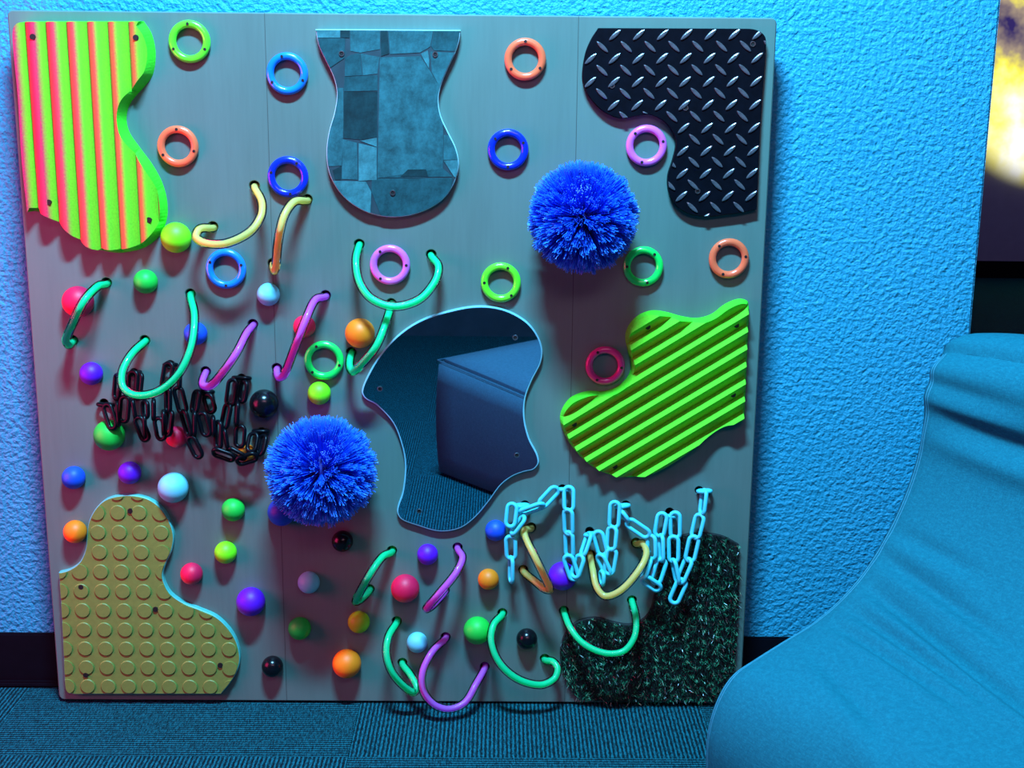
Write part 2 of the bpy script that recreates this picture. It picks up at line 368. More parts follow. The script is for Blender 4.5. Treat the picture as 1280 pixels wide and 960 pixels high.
LOOPS = [  # colour, traced centre line from hole to hole, reach
 ('yellow', [(318, 234), (327, 252), (326, 270), (312, 290), (283, 304), (258, 304), (245, 296), (250, 286), (266, 285)], .075),
 ('yellow', [(384, 251), (368, 252), (355, 270), (348, 300), (345, 330), (343, 338), (341, 331)], .07),
 ('green', [(133, 355), (122, 358), (105, 376), (92, 402), (83, 424), (86, 431), (91, 427)], .07),
 ('green', [(238, 369), (243, 395), (239, 432), (224, 466), (198, 489), (170, 494), (154, 484), (153, 464), (165, 442), (181, 427)], .09),
 ('purple', [(316, 407), (308, 417), (295, 442), (275, 470), (262, 482), (253, 480), (257, 466)], .07),
 ('purple', [(407, 371), (394, 375), (382, 400), (368, 436), (355, 468), (348, 471), (346, 462)], .075),
 ('green', [(449, 307), (445, 325), (449, 352), (464, 373), (492, 383), (523, 375), (543, 353), (548, 333), (539, 320)], .06),
 ('green', [(489, 381), (484, 398), (471, 431), (452, 455), (441, 464), (437, 456), (439, 442)], .065),
 ('green', [(490, 690), (478, 696), (463, 717), (448, 744), (445, 752), (452, 748), (462, 738)], .06),
 ('purple', [(572, 686), (578, 697), (570, 716), (549, 742), (533, 761), (540, 757), (556, 740)], .06),
 ('green', [(496, 778), (486, 795), (483, 816), (489, 838), (502, 855), (517, 865), (521, 859), (512, 842), (503, 830)], .065),
 ('purple', [(557, 798), (540, 815), (528, 840), (529, 863), (542, 880), (561, 886), (581, 878), (595, 855), (606, 835)], .07),
 ('green', [(628, 768), (617, 781), (614, 802), (624, 828), (646, 848), (674, 856), (692, 849), (697, 836), (691, 827), (681, 825)], .06),
 ('green', [(705, 765), (713, 785), (729, 804), (755, 816), (779, 814), (793, 796), (795, 773), (790, 752)], .06),
 ('yellow', [(664, 661), (656, 662), (657, 672), (669, 697), (684, 728), (687, 737), (681, 736), (668, 726), (654, 714)], .065),
 ('yellow', [(738, 695), (741, 712), (746, 734), (757, 745), (777, 737), (799, 712), (808, 692), (804, 680), (795, 680)], .07),
]
CHOLES = [(656, 631), (703, 611), (737, 664), (782, 631), (837, 640), (874, 613),
          (130, 504), (168, 466), (213, 456), (256, 490), (302, 473), (327, 540)]
holes = []
for c, pts, hm in LOOPS:
    for q in (pts[0], pts[-1]): holes.append((Vector(at2(q[0], q[1]-1.5)), .0098))
for q in CHOLES: holes.append((Vector(at2(*q)), .0085))
# drop coincident holes
hs = []
for p_, r_ in holes:
    if all((p_-q_).length > r_+s_+.001 for q_, s_ in hs): hs.append((p_, r_))
holes = hs
def build_board():
    bm = bmesh.new()
    hx, z0, z1, rr = .61, ZB, ZB+BH, .010
    loop = []
    for cx, cz, a0 in ((hx-rr, z1-rr, 0), (-hx+rr, z1-rr, 90), (-hx+rr, z0+rr, 180), (hx-rr, z0+rr, 270)):
        for k in range(5):
            a = R(a0+k*22.5); loop.append(Vector((cx+rr*math.cos(a), cz+rr*math.sin(a))))
    nn = normals2(loop); b = .002
    fr = [bm.verts.new(V3(p-n*b, 0)) for p, n in zip(loop, nn)]
    md = [bm.verts.new(V3(p, -b)) for p in loop]
    bk = [bm.verts.new(V3(p, -.028)) for p in loop]
    L = len(loop)
    edges = [bm.edges.new((fr[i], fr[(i+1) % L])) for i in range(L)]
    hv = []
    for p, r in holes:
        ring = [bm.verts.new(V3(p+Vector((math.cos(a), math.sin(a)))*r, 0)) for a in [2*math.pi*k/18 for k in range(18)]]
        edges += [bm.edges.new((ring[k], ring[(k+1) % 18])) for k in range(18)]; hv.append((p, r, ring))
    bmesh.ops.triangle_fill(bm, use_beauty=True, edges=edges, use_dissolve=False)
    for ra, rb in ((fr, md), (md, bk)):
        for i in range(L): bm.faces.new((ra[i], ra[(i+1) % L], rb[(i+1) % L], rb[i]))
    bm.faces.new(bk)
    for p, r, ring in hv:
        r1 = [bm.verts.new(V3(p+Vector((math.cos(2*math.pi*k/18), math.sin(2*math.pi*k/18)))*(r-.0012), -.0014)) for k in range(18)]
        r2 = [bm.verts.new(Vector((v.co.x, -(D-.026), v.co.z))) for v in r1]
        for k in range(18):
            l = (k+1) % 18
            bm.faces.new((ring[k], ring[l], r1[l], r1[k]))
            f = bm.faces.new((r1[k], r1[l], r2[l], r2[k])); f.material_index = 1
        f = bm.faces.new(r2); f.material_index = 1
    c = Vector((0, -D, ZB+BH/2))
    for v in bm.verts: v.co -= c
    bmesh.ops.recalc_face_normals(bm, faces=bm.faces)
    me = bpy.data.meshes.new('plywood_panel'); bm.to_mesh(me); bm.free()
    me.materials.append(M['ply']); me.materials.append(M['hole'])
    return put('plywood_panel', me, None, B, c)
tag(build_board(), 'birch plywood panel with drilled holes')
for zc in (.16, .95):
    box('mounting_cleat', (-.5, -D+.028, zc-.04), (.5, -.0102 if zc < .2 else -.0005, zc+.04), M['ply'], B)

# screws
def screw_mesh(r):
    vs = []; fs = []; n = 12
    for rr_, y in ((r, 0), (r*.9, -.0012), (r*.62, -.0012), (r*.5, -.0002)):
        for k in range(n): a = 2*math.pi*k/n; vs.append((rr_*math.cos(a), y, rr_*math.sin(a)))
    for j in range(3):
        for k in range(n): l = (k+1) % n; fs.append((j*n+k, j*n+l, (j+1)*n+l, (j+1)*n+k))
    fs.append(tuple(range(3*n, 4*n)))
    me = mesh('screw', vs, fs); me.materials.append(M['screw']); me.materials.append(M['black_gap'])
    for i, pl in enumerate(me.polygons):
        if i >= 2*n: pl.material_index = 1
    return me
SCR = screw_mesh(.0048)
def dark_cap(r, dep):
    n = 12; vs = [(r*math.cos(2*math.pi*k/n), y, r*math.sin(2*math.pi*k/n)) for y in (dep, 0) for k in range(n)]
    return mesh('screw_recess', vs, [(k, (k+1) % n, n+(k+1) % n, n+k) for k in range(n)]+[tuple(range(n, 2*n))])
REC = dark_cap(.0046, .02); REC.materials.append(M['black_gap'])
RREC = dark_cap(.0024, .004); RREC.materials.append(M['black_gap'])

# ---- rings
def torus(Rm, r, n=36, s=14):
    vs = []; fs = []
    for i in range(n):
        a = 2*math.pi*i/n
        for k in range(s):
            b = 2*math.pi*k/s; q = Rm+r*math.cos(b)
            vs.append((q*math.cos(a), -r*math.sin(b)*.95, q*math.sin(a)))
    for i in range(n):
        for k in range(s):
            fs.append((i*s+k, ((i+1) % n)*s+k, ((i+1) % n)*s+(k+1) % s, i*s+(k+1) % s))
    return mesh('ring', vs, fs, True)
RM, RT = .0272, .0062
base_ring = torus(RM, RT)
RINGS = [(237, 52, 'lime', (92, -25, 205)), (359, 92, 'blue', (105, -22, 210)), (222.5, 183, 'coral', (90, -15, 210)), (360, 221, 'navy', (55, 165, -82)),
 (656.5, 74, 'coral', (90, -30, 215)), (635, 187, 'navy', (140, 25, -90)), (808, 182, 'orchid', (135, 15, -105)), (804, 333, 'green', (50, -75, 180)),
 (911, 323, 'coral', (130, 8, -110)), (626, 353, 'lime', (65, 180, -50)), (487.5, 331, 'orchid', (125, 0, -125)), (282.5, 336, 'blue', (155, 15, -90)),
 (405, 450.5, 'green', (115, -15, 225)), (756.5, 457, 'magenta', (120, -5, 240))]
CN = dict(lime='lime green', blue='bright blue', coral='coral orange', navy='dark blue', orchid='orchid pink', green='green', magenta='magenta')
RL = ['beside the top of the ridged foam', 'left of the stone panel', 'in the notch of the ridged foam', 'above the two yellow loops', 'right of the stone panel', 'left of the upper brush ball', 'under the tread plate notch', 'at the lower right of the upper brush ball',
 'below the tread plate', 'above the mirror', 'inside the green loop', 'below the yellow loop', 'next to the orange ball', 'in the notch of the lime foam']
rm = {}
for x, y, c, angs in RINGS:
    if c not in rm: me = base_ring.copy(); me.name = 'ring'; me.materials.append(M['ring_'+c]); rm[c] = me
    p_ = at(x, y, RT*.95)
    rg = put('plastic_ring', rm[c], None, B, p_); tag(rg, CN[c]+' plastic ring '+RL[RINGS.index((x, y, c, angs))])
    for a in angs:
        q = p_+Vector((RM*math.cos(R(a)), -RT*.95-.0003, RM*math.sin(R(a)))); put('screw_recess', RREC, None, rg, q)

# ---- balls
def ball_mesh():
    bm = bmesh.new(); bmesh.ops.create_uvsphere(bm, u_segments=28, v_segments=18, radius=1)
    bmesh.ops.bisect_plane(bm, geom=bm.verts[:]+bm.edges[:]+bm.faces[:], plane_co=(0, .45, 0), plane_no=(0, 1, 0), clear_outer=True)
    me = bpy.data.meshes.new('ball'); bm.to_mesh(me); bm.free()
    me.polygons.foreach_set('use_smooth', [True]*len(me.polygons)); return me
BM0 = ball_mesh(); bmh = {}
BALLS = [(220, 297, 19, 'lime'), (182, 352, 15, 'green'), (97.5, 377, 19.5, 'crimson'), (335.5, 368, 14.3, 'white'), (244.5, 417, 14.5, 'blue'), (380.5, 408, 14, 'crimson'),
 (450, 416.5, 18.7, 'orange'), (399, 491.5, 14.5, 'lime'), (114, 467, 14.4, 'purple'), (330, 504.5, 18, 'black'), (136.5, 544, 19.3, 'green'), (220.5, 546, 13.5, 'crimson'),
 (308, 566, 11, 'orange'), (92, 597, 14.4, 'blue'), (162, 591, 14.2, 'purple'), (216.5, 609.5, 19, 'white'), (291.5, 637, 14.5, 'green'), (94, 664.5, 14.4, 'orange'),
 (282, 690.5, 14, 'lime'), (239.5, 717, 13.8, 'crimson'), (352, 640, 17.5, 'blue'), (428, 676.5, 13.4, 'black'), (386, 728, 13.8, 'white'), (313.5, 752, 18, 'purple'),
 (374.5, 785.5, 14.2, 'green'), (448.5, 777.5, 13.8, 'olive'), (340.5, 833, 13.4, 'black'), (433.5, 829.5, 18, 'orange'), (534.5, 693, 13.2, 'purple'), (506.5, 735.5, 17.8, 'crimson'),
 (610.5, 724, 13.2, 'orange'), (619.5, 663, 13.2, 'blue'), (521.5, 803, 13, 'white'), (596.5, 788, 17.3, 'green'), (658.5, 798.5, 13.2, 'black'), (703, 720, 17.8, 'purple')]
BN = dict(lime='lime green', green='green', crimson='pink-red', white='white', blue='blue', orange='orange', purple='purple', black='glossy black', olive='yellow-green')
BLB = ['touching the ridged foam', 'below the ridged foam', 'behind the leftmost green loop', 'under the upright yellow loop', 'behind the big green loop', 'behind the pink loop', 'above the green ring', 'under the green ring', 'above the black chain',
 'right of the black chain', 'below the left end of the black chain', 'under the middle of the black chain', 'behind the right end of the black chain', 'at the left edge above the studded panel', 'below the black chain', 'at the top of the studded panel',
 'left below the lower brush ball', 'at the left edge beside the studded panel', 'right of the studded panel', 'in the notch of the studded panel', 'half hidden by the lower brush ball', 'right below the lower brush ball', 'in the bare middle of the lower board',
 'right of the studded panel curve', 'below the white ball', 'above the large orange ball', 'near the bottom edge', 'near the bottom edge', 'below the mirror', 'between the green and pink loops', 'left of the yellow loop', 'beside the white chain', 'inside the lower green loop', 'left of the long green loop', 'inside the long green loop', 'behind the white chain']
for x, y, r, c in BALLS:
    if c not in bmh: me = BM0.copy(); me.materials.append(M['ball_'+c]); bmh[c] = me
    p_ = at(x, y, .01); rad = r*(p_-CAM).dot(fw)/F
    p_ = at(x, y, rad*.42)
    o = put('rubber_ball', bmh[c], None, B, p_); o.scale = (rad, rad, rad)
    tag(o, ('large ' if r > 16 else 'small ')+BN[c]+' rubber ball '+BLB[BALLS.index((x, y, r, c))])

# ---- tube loops
LLB = ['right of the lime ball', 'standing below the dark blue ring', 'over the pink-red ball at the left edge', 'hanging over the black chain', 'right of the black chain loop', 'in front of the small pink-red ball', 'around the orchid ring', 'running down to the green ring',
 'below the lower brush ball', 'below the mirror', 'around the small white ball', 'hanging past the bottom edge', 'around the small black ball', 'in front of the turf', 'left of the large purple ball', 'hanging among the white chain']
for c, pts, hm in LOOPS:
    n = len(pts); L = [0]
    for a, b in zip(pts, pts[1:]): L.append(L[-1]+math.hypot(a[0]-b[0], a[1]-b[1]))
    P = [at(pts[0][0], pts[0][1], -.02)]
    P[0] = at(pts[0][0], pts[0][1], 0)+Vector((0, .02, 0))
    for i, q in enumerate(pts):
        s = L[i]/L[-1]; h = hm*math.sin(math.pi*s)**.75 if 0 < s < 1 else 0
        P.append(at(q[0], q[1], h))
    P.append(at(pts[-1][0], pts[-1][1], 0)+Vector((0, .02, 0)))
    path = spline(P, 6)
    vs, fs = tube(path, .0053, 10)
    core = wobj('tube_loop', vs, fs, M['tube_'+c], B, True); tag(core, c+' bendy tube loop '+LLB[[l_[1] for l_ in LOOPS].index(pts)])
    vs, fs = tube(path[2:-2], .0077, 12, False)
    tag(wobj('clear_sleeve', vs, fs, M['clear'], core, True), 'clear vinyl sleeve')

# ---- corrugated foam panels
def foam_panel(name, px, trace_h, ang, period, phase, prof, hmin, hmax, ns, mfun, label, k_in, mside):
    ob_ = outline(px, trace_h, 5); nn = normals2(ob_)
    o = [p-n*k_in(p, n) for p, n in zip(ob_, nn)]
    bm = bmesh.new(); vs = [bm.verts.new((p.x, p.y, 0)) for p in o]
    es = [bm.edges.new((vs[i], vs[(i+1) % len(vs)])) for i in range(len(vs))]
    bmesh.ops.triangle_fill(bm, use_beauty=True, edges=es, use_dissolve=False)
    u = Vector((math.cos(ang), math.sin(ang)))      # across the ridges
    us = [p.dot(u) for p in o]; u0, u1 = min(us), max(us)
    k0 = math.floor((u0-phase)/period); 
    k = k0
    while phase+k*period < u1:
        for j in range(ns):
            uu = phase+(k+j/ns)*period
            if u0 < uu < u1:
                bmesh.ops.bisect_plane(bm, geom=bm.verts[:]+bm.edges[:]+bm.faces[:], plane_co=(u.x*uu, u.y*uu, 0), plane_no=(u.x, u.y, 0), dist=1e-6)
        k += 1
    vals = {}
    bnd = [e for e in bm.edges if len(e.link_faces) == 1]; bset = set(v for e in bnd for v in e.verts)
    hh = lambda q: hmin+(hmax-hmin)*prof(((q.dot(u)-phase)/period) % 1.0)
    basev = {}
    for v in list(bm.verts):
        q = Vector((v.co.x, v.co.y)); h = hh(q)
        if v in bset:
            best = 9
            for i_ in range(len(o)):      # point on the inset outline -> same point on the base outline
                a_, b_ = o[i_], o[(i_+1) % len(o)]; e_ = b_-a_; t_ = max(0, min(1, (q-a_).dot(e_)/max(e_.length_squared, 1e-12))); dd = (a_+e_*t_-q).length
                if dd < best: best = dd; bq = ob_[i_].lerp(ob_[(i_+1) % len(o)], t_)
            basev[v] = bm.verts.new(V3(bq, .0))
        v.co = V3(q, h)
    for e in bnd:
        a, b = e.verts
        f = bm.faces.new((a, b, basev[b], basev[a])); f.material_index = 1
    bmesh.ops.recalc_face_normals(bm, faces=bm.faces)
    c = sum((v.co for v in bm.verts), Vector())/len(bm.verts)
    for v in bm.verts: v.co -= c
    me = bpy.data.meshes.new(name); bm.to_mesh(me); bm.free()
    cu_ = Vector((c.x, c.z)).dot(u)
    ob = put(name, me, mfun(u, cu_-phase, period), B, c); me.materials.append(mside); tag(ob, label); return ob, hh
P1 = [(30, 26.8), (40, 26.3), (178, 26, 1), (188, 42), (193, 66), (190, 92), (181, 106), (169, 119), (160, 132), (156.5, 148), (160, 165), (172, 183), (189, 206), (201, 228), (207.5, 252), (207, 275), (198, 295), (183, 308), (165, 314.5),
      (140, 316.5), (115, 309), (95, 295), (75, 278), (55, 267), (38.5, 264, 1), (32, 200), (27, 120), (21.5, 60), (21, 38), (25, 29)]
pk = at2(141, 120, .03)[0]
def prof1(t):
    t = (t+.5) % 1.0-.5
    return math.cos(math.pi*t)**.85 if abs(t) < .4999 else 0
p0 = at2(38+2.2, 60, .035)[0]; p5 = at2(167+3.2, 60, .035)[0]; per = (p5-p0)/5
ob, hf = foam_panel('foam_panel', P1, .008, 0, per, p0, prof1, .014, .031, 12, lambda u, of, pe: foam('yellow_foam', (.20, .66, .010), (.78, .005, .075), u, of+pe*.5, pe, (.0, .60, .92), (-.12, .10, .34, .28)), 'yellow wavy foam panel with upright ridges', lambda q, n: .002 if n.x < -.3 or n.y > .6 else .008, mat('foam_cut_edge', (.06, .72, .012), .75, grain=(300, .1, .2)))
for x, y in ((41, 46), (170, 47), (60, 253), (186, 275)):
    p_ = at(x, y, .03); q = Vector((p_.x, p_.z)); put('screw_recess', REC, None, ob, V3(q, hf(q)+.0008))
P5 = [(924, 374.5), (935, 377), (937.5, 386, 1), (935, 445), (931.5, 524, 1), (922, 529), (905, 534.5), (885, 547), (860, 567), (835, 584), (810, 594.5), (785, 598), (760, 594), (737, 582), (717, 562), (705, 542), (700, 525), (704, 510),
      (715, 497), (735, 490), (755, 490), (772, 484), (785, 472), (789, 457), (785, 440), (782, 420), (788, 405), (800, 394), (815, 389), (832, 390.5), (852, 396), (872, 398.5), (890, 393.5), (907, 381)]
a1, a2 = Vector(at2(703, 545, .02)), Vector(at2(937, 405, .02)); dr = (a2-a1).normalized(); ang5 = math.atan2(dr.x, -dr.y)
uv = Vector((math.cos(ang5), math.sin(ang5)))
s1, s2 = Vector(at2(935, 392, .02)).dot(uv), Vector(at2(931.5, 500, .02)).dot(uv); per5 = abs(s2-s1)/5
def prof5(t):
    return 1-t/.35 if t < .35 else (t-.35)/.65
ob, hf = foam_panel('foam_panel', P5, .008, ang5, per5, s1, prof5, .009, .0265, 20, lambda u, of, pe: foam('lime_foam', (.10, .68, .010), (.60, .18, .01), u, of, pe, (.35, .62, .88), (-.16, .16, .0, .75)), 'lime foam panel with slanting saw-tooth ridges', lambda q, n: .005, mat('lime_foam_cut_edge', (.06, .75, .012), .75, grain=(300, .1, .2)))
for x, y in ((810, 409), (921, 407), (917, 494), (718, 531), (769, 584)):
    p_ = at(x, y, .022); q = Vector((p_.x, p_.z)); put('screw_recess', REC, None, ob, V3(q, hf(q)+.0008))

# ---- printed stone panel
P2 = [(394.5, 36.5, 1), (575.5, 37.5, 1), (574, 50), (569, 66), (560, 85), (551, 107), (548, 125), (551, 145), (560, 165), (570, 186), (573.5, 206), (568, 228), (557, 246), (540, 259), (516, 268.5), (488, 271.5), (460, 266), (437, 253), (421, 236),
      (411, 215), (408, 190), (411, 165), (418, 140), (421, 117), (417, 97), (407, 76), (398, 56)]
H2 = .0125
o2 = outline(P2, H2, 5)
sp = prism('stone_panel', o2, 0, H2, M['slab'], B, .0012, M['slab_edge']); tag(sp, 'grey stone-print laminate panel with waisted outline')
o2i = [p-n*.0012 for p, n in zip(o2, normals2(o2))]
ST = [('light', [(300, 148), (420, 148), (420, 188), (300, 188)]), ('deep', [(424, 148), (468, 148), (468, 190), (424, 186)]), ('dark', [(290, 192), (468, 192), (468, 272), (442, 290), (438, 438), (380, 438)]),
 ('mid', [(472, 146), (618, 146), (620, 280), (522, 263), (472, 272)]), ('deep', [(624, 150), (656, 148), (666, 268), (626, 280)]), ('mid', [(662, 146), (886, 146), (870, 233), (820, 262), (672, 270)]),
 ('dark', [(892, 146), (1030, 146), (1025, 256), (892, 252), (876, 232)]), ('dark', [(445, 292), (472, 276), (519, 266), (531, 376), (445, 380)]), ('mid', [(524, 268), (617, 286), (606, 368), (536, 376)]),
 ('dark', [(444, 384), (606, 376), (606, 453), (441, 456)]), ('deep', [(441, 460), (606, 460), (604, 684), (530, 698), (438, 690)]), ('mid', [(622, 290), (820, 284), (880, 372), (924, 450), (936, 690), (932, 838), (610, 886)]),
 ('light', [(824, 270), (868, 248), (866, 300), (876, 362)]), ('mid', [(872, 260), (1030, 266), (925, 446), (880, 362)]), ('mid', [(380, 442), (436, 442), (437, 620), (428, 826), (340, 830), (340, 600)]),
 ('mid', [(434, 697), (505, 716), (508, 898), (430, 893)]), ('light', [(514, 718), (603, 738), (603, 898), (514, 903)]), ('light', [(522, 704), (604, 688), (604, 734)]), ('deep', [(384, 852), (426, 830), (426, 898), (396, 898)]),
 ('mid', [(940, 676), (1020, 680), (1020, 798), (938, 798)]), ('light', [(938, 803), (1012, 801), (1002, 890), (990, 882)]), ('dark', [(612, 890), (932, 842), (984, 886), (720, 888)]),
 ('light', [(380, 905), (548, 908), (576, 960), (570, 1090), (430, 1050)]), ('dark', [(560, 908), (606, 893), (980, 891), (970, 960), (900, 1060), (700, 1095), (578, 1090), (580, 960)]), ('deep', [(724, 882), (760, 848), (850, 846), (860, 880)])]
for kk, (tone, pz) in enumerate(ST):
    g_ = (sum(x for x, y in pz)/len(pz), sum(y for x, y in pz)/len(pz))
    cv = ccw([Vector(at2(320+(g_[0]+(x-g_[0])*1.012)/4, (g_[1]+(y-g_[1])*1.012)/4, H2)) for x, y in pz]); q = clip(o2i, cv)
    if len(q) > 2:
        q = ccw(q); prism('stone', q, H2-.0004, H2+.0006+.0004*random.random()+(.0005 if kk == len(ST)-1 else 0), M['stone_'+tone], sp)
for x, y in ((427, 67), (544, 68), (491, 241)): put('screw', SCR, None, sp, at(x, y, H2+.0012))

# ---- diamond tread plate
P3 = [(748, 35, 1), (925, 35.8), (941, 36.4), (951, 40), (957, 47), (957.5, 60), (951, 150), (946, 262, 1), (930, 265.5), (905, 269), (885, 271), (862, 268), (845, 257), (836, 240), (835, 220), (841, 200), (845, 180), (841, 165), (830, 152), (812, 143.5), (795, 145.5), (775, 148),
      (755, 140), (738, 123), (729, 105), (728, 90), (732, 66), (739, 49)]
H3 = .0125; o3 = outline(P3, H3, 5)
tp = prism('tread_plate', o3, 0, H3, M['plate'], B, .0012); tag(tp, 'black diamond tread plate panel')
def ridge_mesh():
    n = 14; vs = []; fs = []; Ls, Ws, Hs = .0128, .0036, .0024
    ring = [Vector((Ls*math.cos(2*math.pi*k/n), 0, Ws*math.sin(2*math.pi*k/n)*(abs(math.sin(2*math.pi*k/n))**.25))) for k in range(n)]
    for s_, y in ((1, .0004), (.86, -Hs*.75), (.5, -Hs)):
        vs += [Vector((p.x*(s_*.5+.5 if s_ < 1 else 1), y, p.z*s_)) for p in ring]
    for j in range(2):
        for k in range(n): l = (k+1) % n; fs.append((j*n+k, j*n+l, (j+1)*n+l, (j+1)*n+k))
    fs.append(tuple(range(2*n, 3*n))); me = mesh('tread_ridge', vs, fs); me.materials.append(M['ridge']); recalc(me); return me
RGM = ridge_mesh()
A0 = Vector(at2(640+515/4, 175/4, H3)); ax = (Vector(at2(640+1112/4, 172/4, H3))-A0)/5
az = (Vector(at2(640+508/4, 527/4, H3))-A0)/3
def put_ridge(c, a):
    d_, i_ = nearest(c, o3); ins = inside(c, o3)
    if not ins and d_ > .006: return
    loc = V3(c, H3)
    if ins and d_ > .0145: me = RGM
    else:
        n2 = normals2(o3)[i_]; P_ = o3[i_]-n2*.0012
        if (c-P_).dot(n2) > .008: return
        bm = bmesh.new(); bm.from_mesh(RGM); co = Vector((P_.x-c.x, P_.y-c.y)); ca, sa = math.cos(-a), math.sin(-a)
        lc = Vector((co.x*ca-co.y*sa, 0, co.x*sa+co.y*ca)); ln = Vector((n2.x*ca-n2.y*sa, 0, n2.x*sa+n2.y*ca))
        bmesh.ops.bisect_plane(bm, geom=bm.verts[:]+bm.edges[:]+bm.faces[:], plane_co=lc, plane_no=ln, clear_outer=True)
        be = [e for e in bm.edges if len(e.link_faces) == 1 and all(abs((v.co-lc).dot(ln)) < 1e-5 for v in e.verts)]
        if len(bm.faces) < 2: bm.free(); return
        try: bmesh.ops.holes_fill(bm, edges=be)
        except Exception: pass
        me = bpy.data.meshes.new('tread_ridge'); bm.to_mesh(me); bm.free(); 
        if not me.materials: me.materials.append(M['ridge'])
    o_ = put('tread_ridge', me, None, tp, loc); o_.rotation_euler = (0, -a, 0)
for i in range(-4, 8):
    for j in range(-1, 9):
        c = A0+ax*i+az*j; put_ridge(c, R(42)); put_ridge(c-ax*.52+az*.5, R(-42))
for x, y in ((941, 55), (765, 107), (857, 135), (872, 239)): put('screw', SCR, None, tp, at(x, y, H3))

# ---- mirror
P4 = [(452, 489), (459, 470), (474, 445), (496, 420), (524, 401), (559, 389), (596, 382.5), (628, 386), (656, 400), (671, 417), (678, 436), (676, 454), (665, 476), (657, 498), (656, 523), (662, 548), (672, 568), (673.5, 579), (667, 587), (655, 590), (640, 596), (626, 607),
      (612, 626), (593, 648), (574, 661), (549, 664.5), (521, 657), (501, 649), (496, 638), (503, 614), (506, 582), (502, 557), (491, 529), (471, 507), (456, 498)]
H4 = .008; o4 = outline(P4, H4, 6)
mp_ = prism('mirror_panel', o4, 0, H4, M['acrylic'], B, .0012); tag(mp_, 'curvy acrylic mirror reflecting a blue floor cushion')
o4i = [p-n*.0026 for p, n in zip(o4, normals2(o4))]
prism('mirror_face', o4i, H4-.0005, H4+.0004, M['mirror'], mp_)
for x, y in ((475, 486), (644, 422), (646, 569), (524, 639)): put('screw', SCR, None, mp_, at(x, y, H4+.0004))

# ---- yellow studded rubber panel
P6 = [(73, 716, 1), (87, 712), (100, 702), (107, 685), (109, 662), (112, 649), (120, 635), (132, 624.5), (150, 619.5), (170, 619.5), (187, 624.5), (202, 636), (212, 652), (217, 670), (214.5, 688), (207, 705), (203.5, 718), (206, 730), (214, 743), (230, 754), (250, 762), (270, 771),
      (286, 786), (296, 803), (300, 823), (296, 840), (287, 855), (276, 868, 1), (110, 868), (91, 868), (84, 865), (81, 858), (79, 820), (76, 760)]
H6 = .011; o6 = outline(P6, H6, 5)
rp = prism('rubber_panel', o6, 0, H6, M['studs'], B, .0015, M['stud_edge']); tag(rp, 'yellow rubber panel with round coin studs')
o6i = [p-n*.0018 for p, n in zip(o6, normals2(o6))]
g0 = Vector(at2(110, 857.5, H6)); gx = (Vector(at2(263, 857.5, H6))-g0)/6; gz = (Vector(at2(149.3, 640.5, H6))-g0); 
cols = round(gz.x/gx.length); gz = Vector((0, gz.y/9))
full = None
for i in range(-2, 9):
    for j in range(-1, 11):
        c = g0+Vector((gx.length*i+.0015*0, gz.y*j)); rr = .0133
        circ = [Vector((c.x+rr*math.cos(2*math.pi*k/20), c.y+rr*math.sin(2*math.pi*k/20))) for k in range(20)]
        d_, _ = nearest(c, o6i)
        if inside(c, o6i) and d_ > rr+.0005:
            if full is None:
                full = prism('stud', circ, H6-.0003, H6+.0022, M['studs'], rp, .0010)
            else: put('stud', full.data, None, rp, V3(c, 0)+Vector((0, wloc(full).y+D, 0)))
        elif d_ < rr or inside(c, o6i):
            q = clip(o6i, circ)
            A = abs(sum(a.x*b.y-b.x*a.y for a, b in zip(q, q[1:]+q[:1])))/2 if q else 0
            if A > 3e-5: prism('stud', ccw(q), H6-.0003, H6+.0022, M['studs'], rp, .0)
for x, y in ((162.5, 639), (101, 734), (194, 762), (275, 832), (107, 844)): put('screw_recess', REC, None, rp, at(x, y, H6+.0024))

# ---- turf mat
P7 = [(836, 682), (850, 671), (868, 667), (885, 667), (905, 671), (924, 681, 1), (924, 720), (922, 780), (918, 840), (915, 874, 1), (885, 876), (800, 877.5), (750, 876.5), (722, 874, 1), (712, 860), (704, 840), (700, 820), (703, 800), (712, 785), (725, 776), (745, 772.5), (765, 777.5), (785, 781),
      (800, 777), (812, 765), (818, 745), (820, 725), (826, 700)]
H7 = .007; o7 = outline(P7, H7, 5)
tf = prism('turf_panel', o7, 0, H7, M['turf_base'], B, .001); tag(tf, 'dark green artificial turf panel')
vs = []; fs = []
bx0, bx1 = min(p.x for p in o7), max(p.x for p in o7); bz0, bz1 = min(p.y for p in o7), max(p.y for p in o7)
cnt = 0
while cnt < 9500:
    c = Vector((random.uniform(bx0, bx1), random.uniform(bz0, bz1)))
    if not inside(c, o7): continue
    cnt += 1
    b = V3(c, H7-.0005); a = random.uniform(0, 2*math.pi); L = random.uniform(.005, .010); wd = random.uniform(.0004, .0008)
    side = Vector((math.cos(a), 0, math.sin(a)))*wd; ln = Vector((random.gauss(0, .5), 0, random.gauss(-.15, .5)))
    m1 = b+Vector((0, -L*.6, 0))+ln*L*.35; t1 = b+Vector((0, -L, 0))+ln*L*1.0; s2_ = side.cross(Vector((0, 1, 0)))*.35
    k = len(vs); vs += [b-side, b+side, m1-side*.9, m1+side*.9, t1-side*.4+s2_, t1+side*.4+s2_]; fs += [(k, k+1, k+3, k+2), (k+2, k+3, k+5, k+4)]
tag(wobj('turf_fibres', vs, fs, M['turf'], tf), kind='stuff')

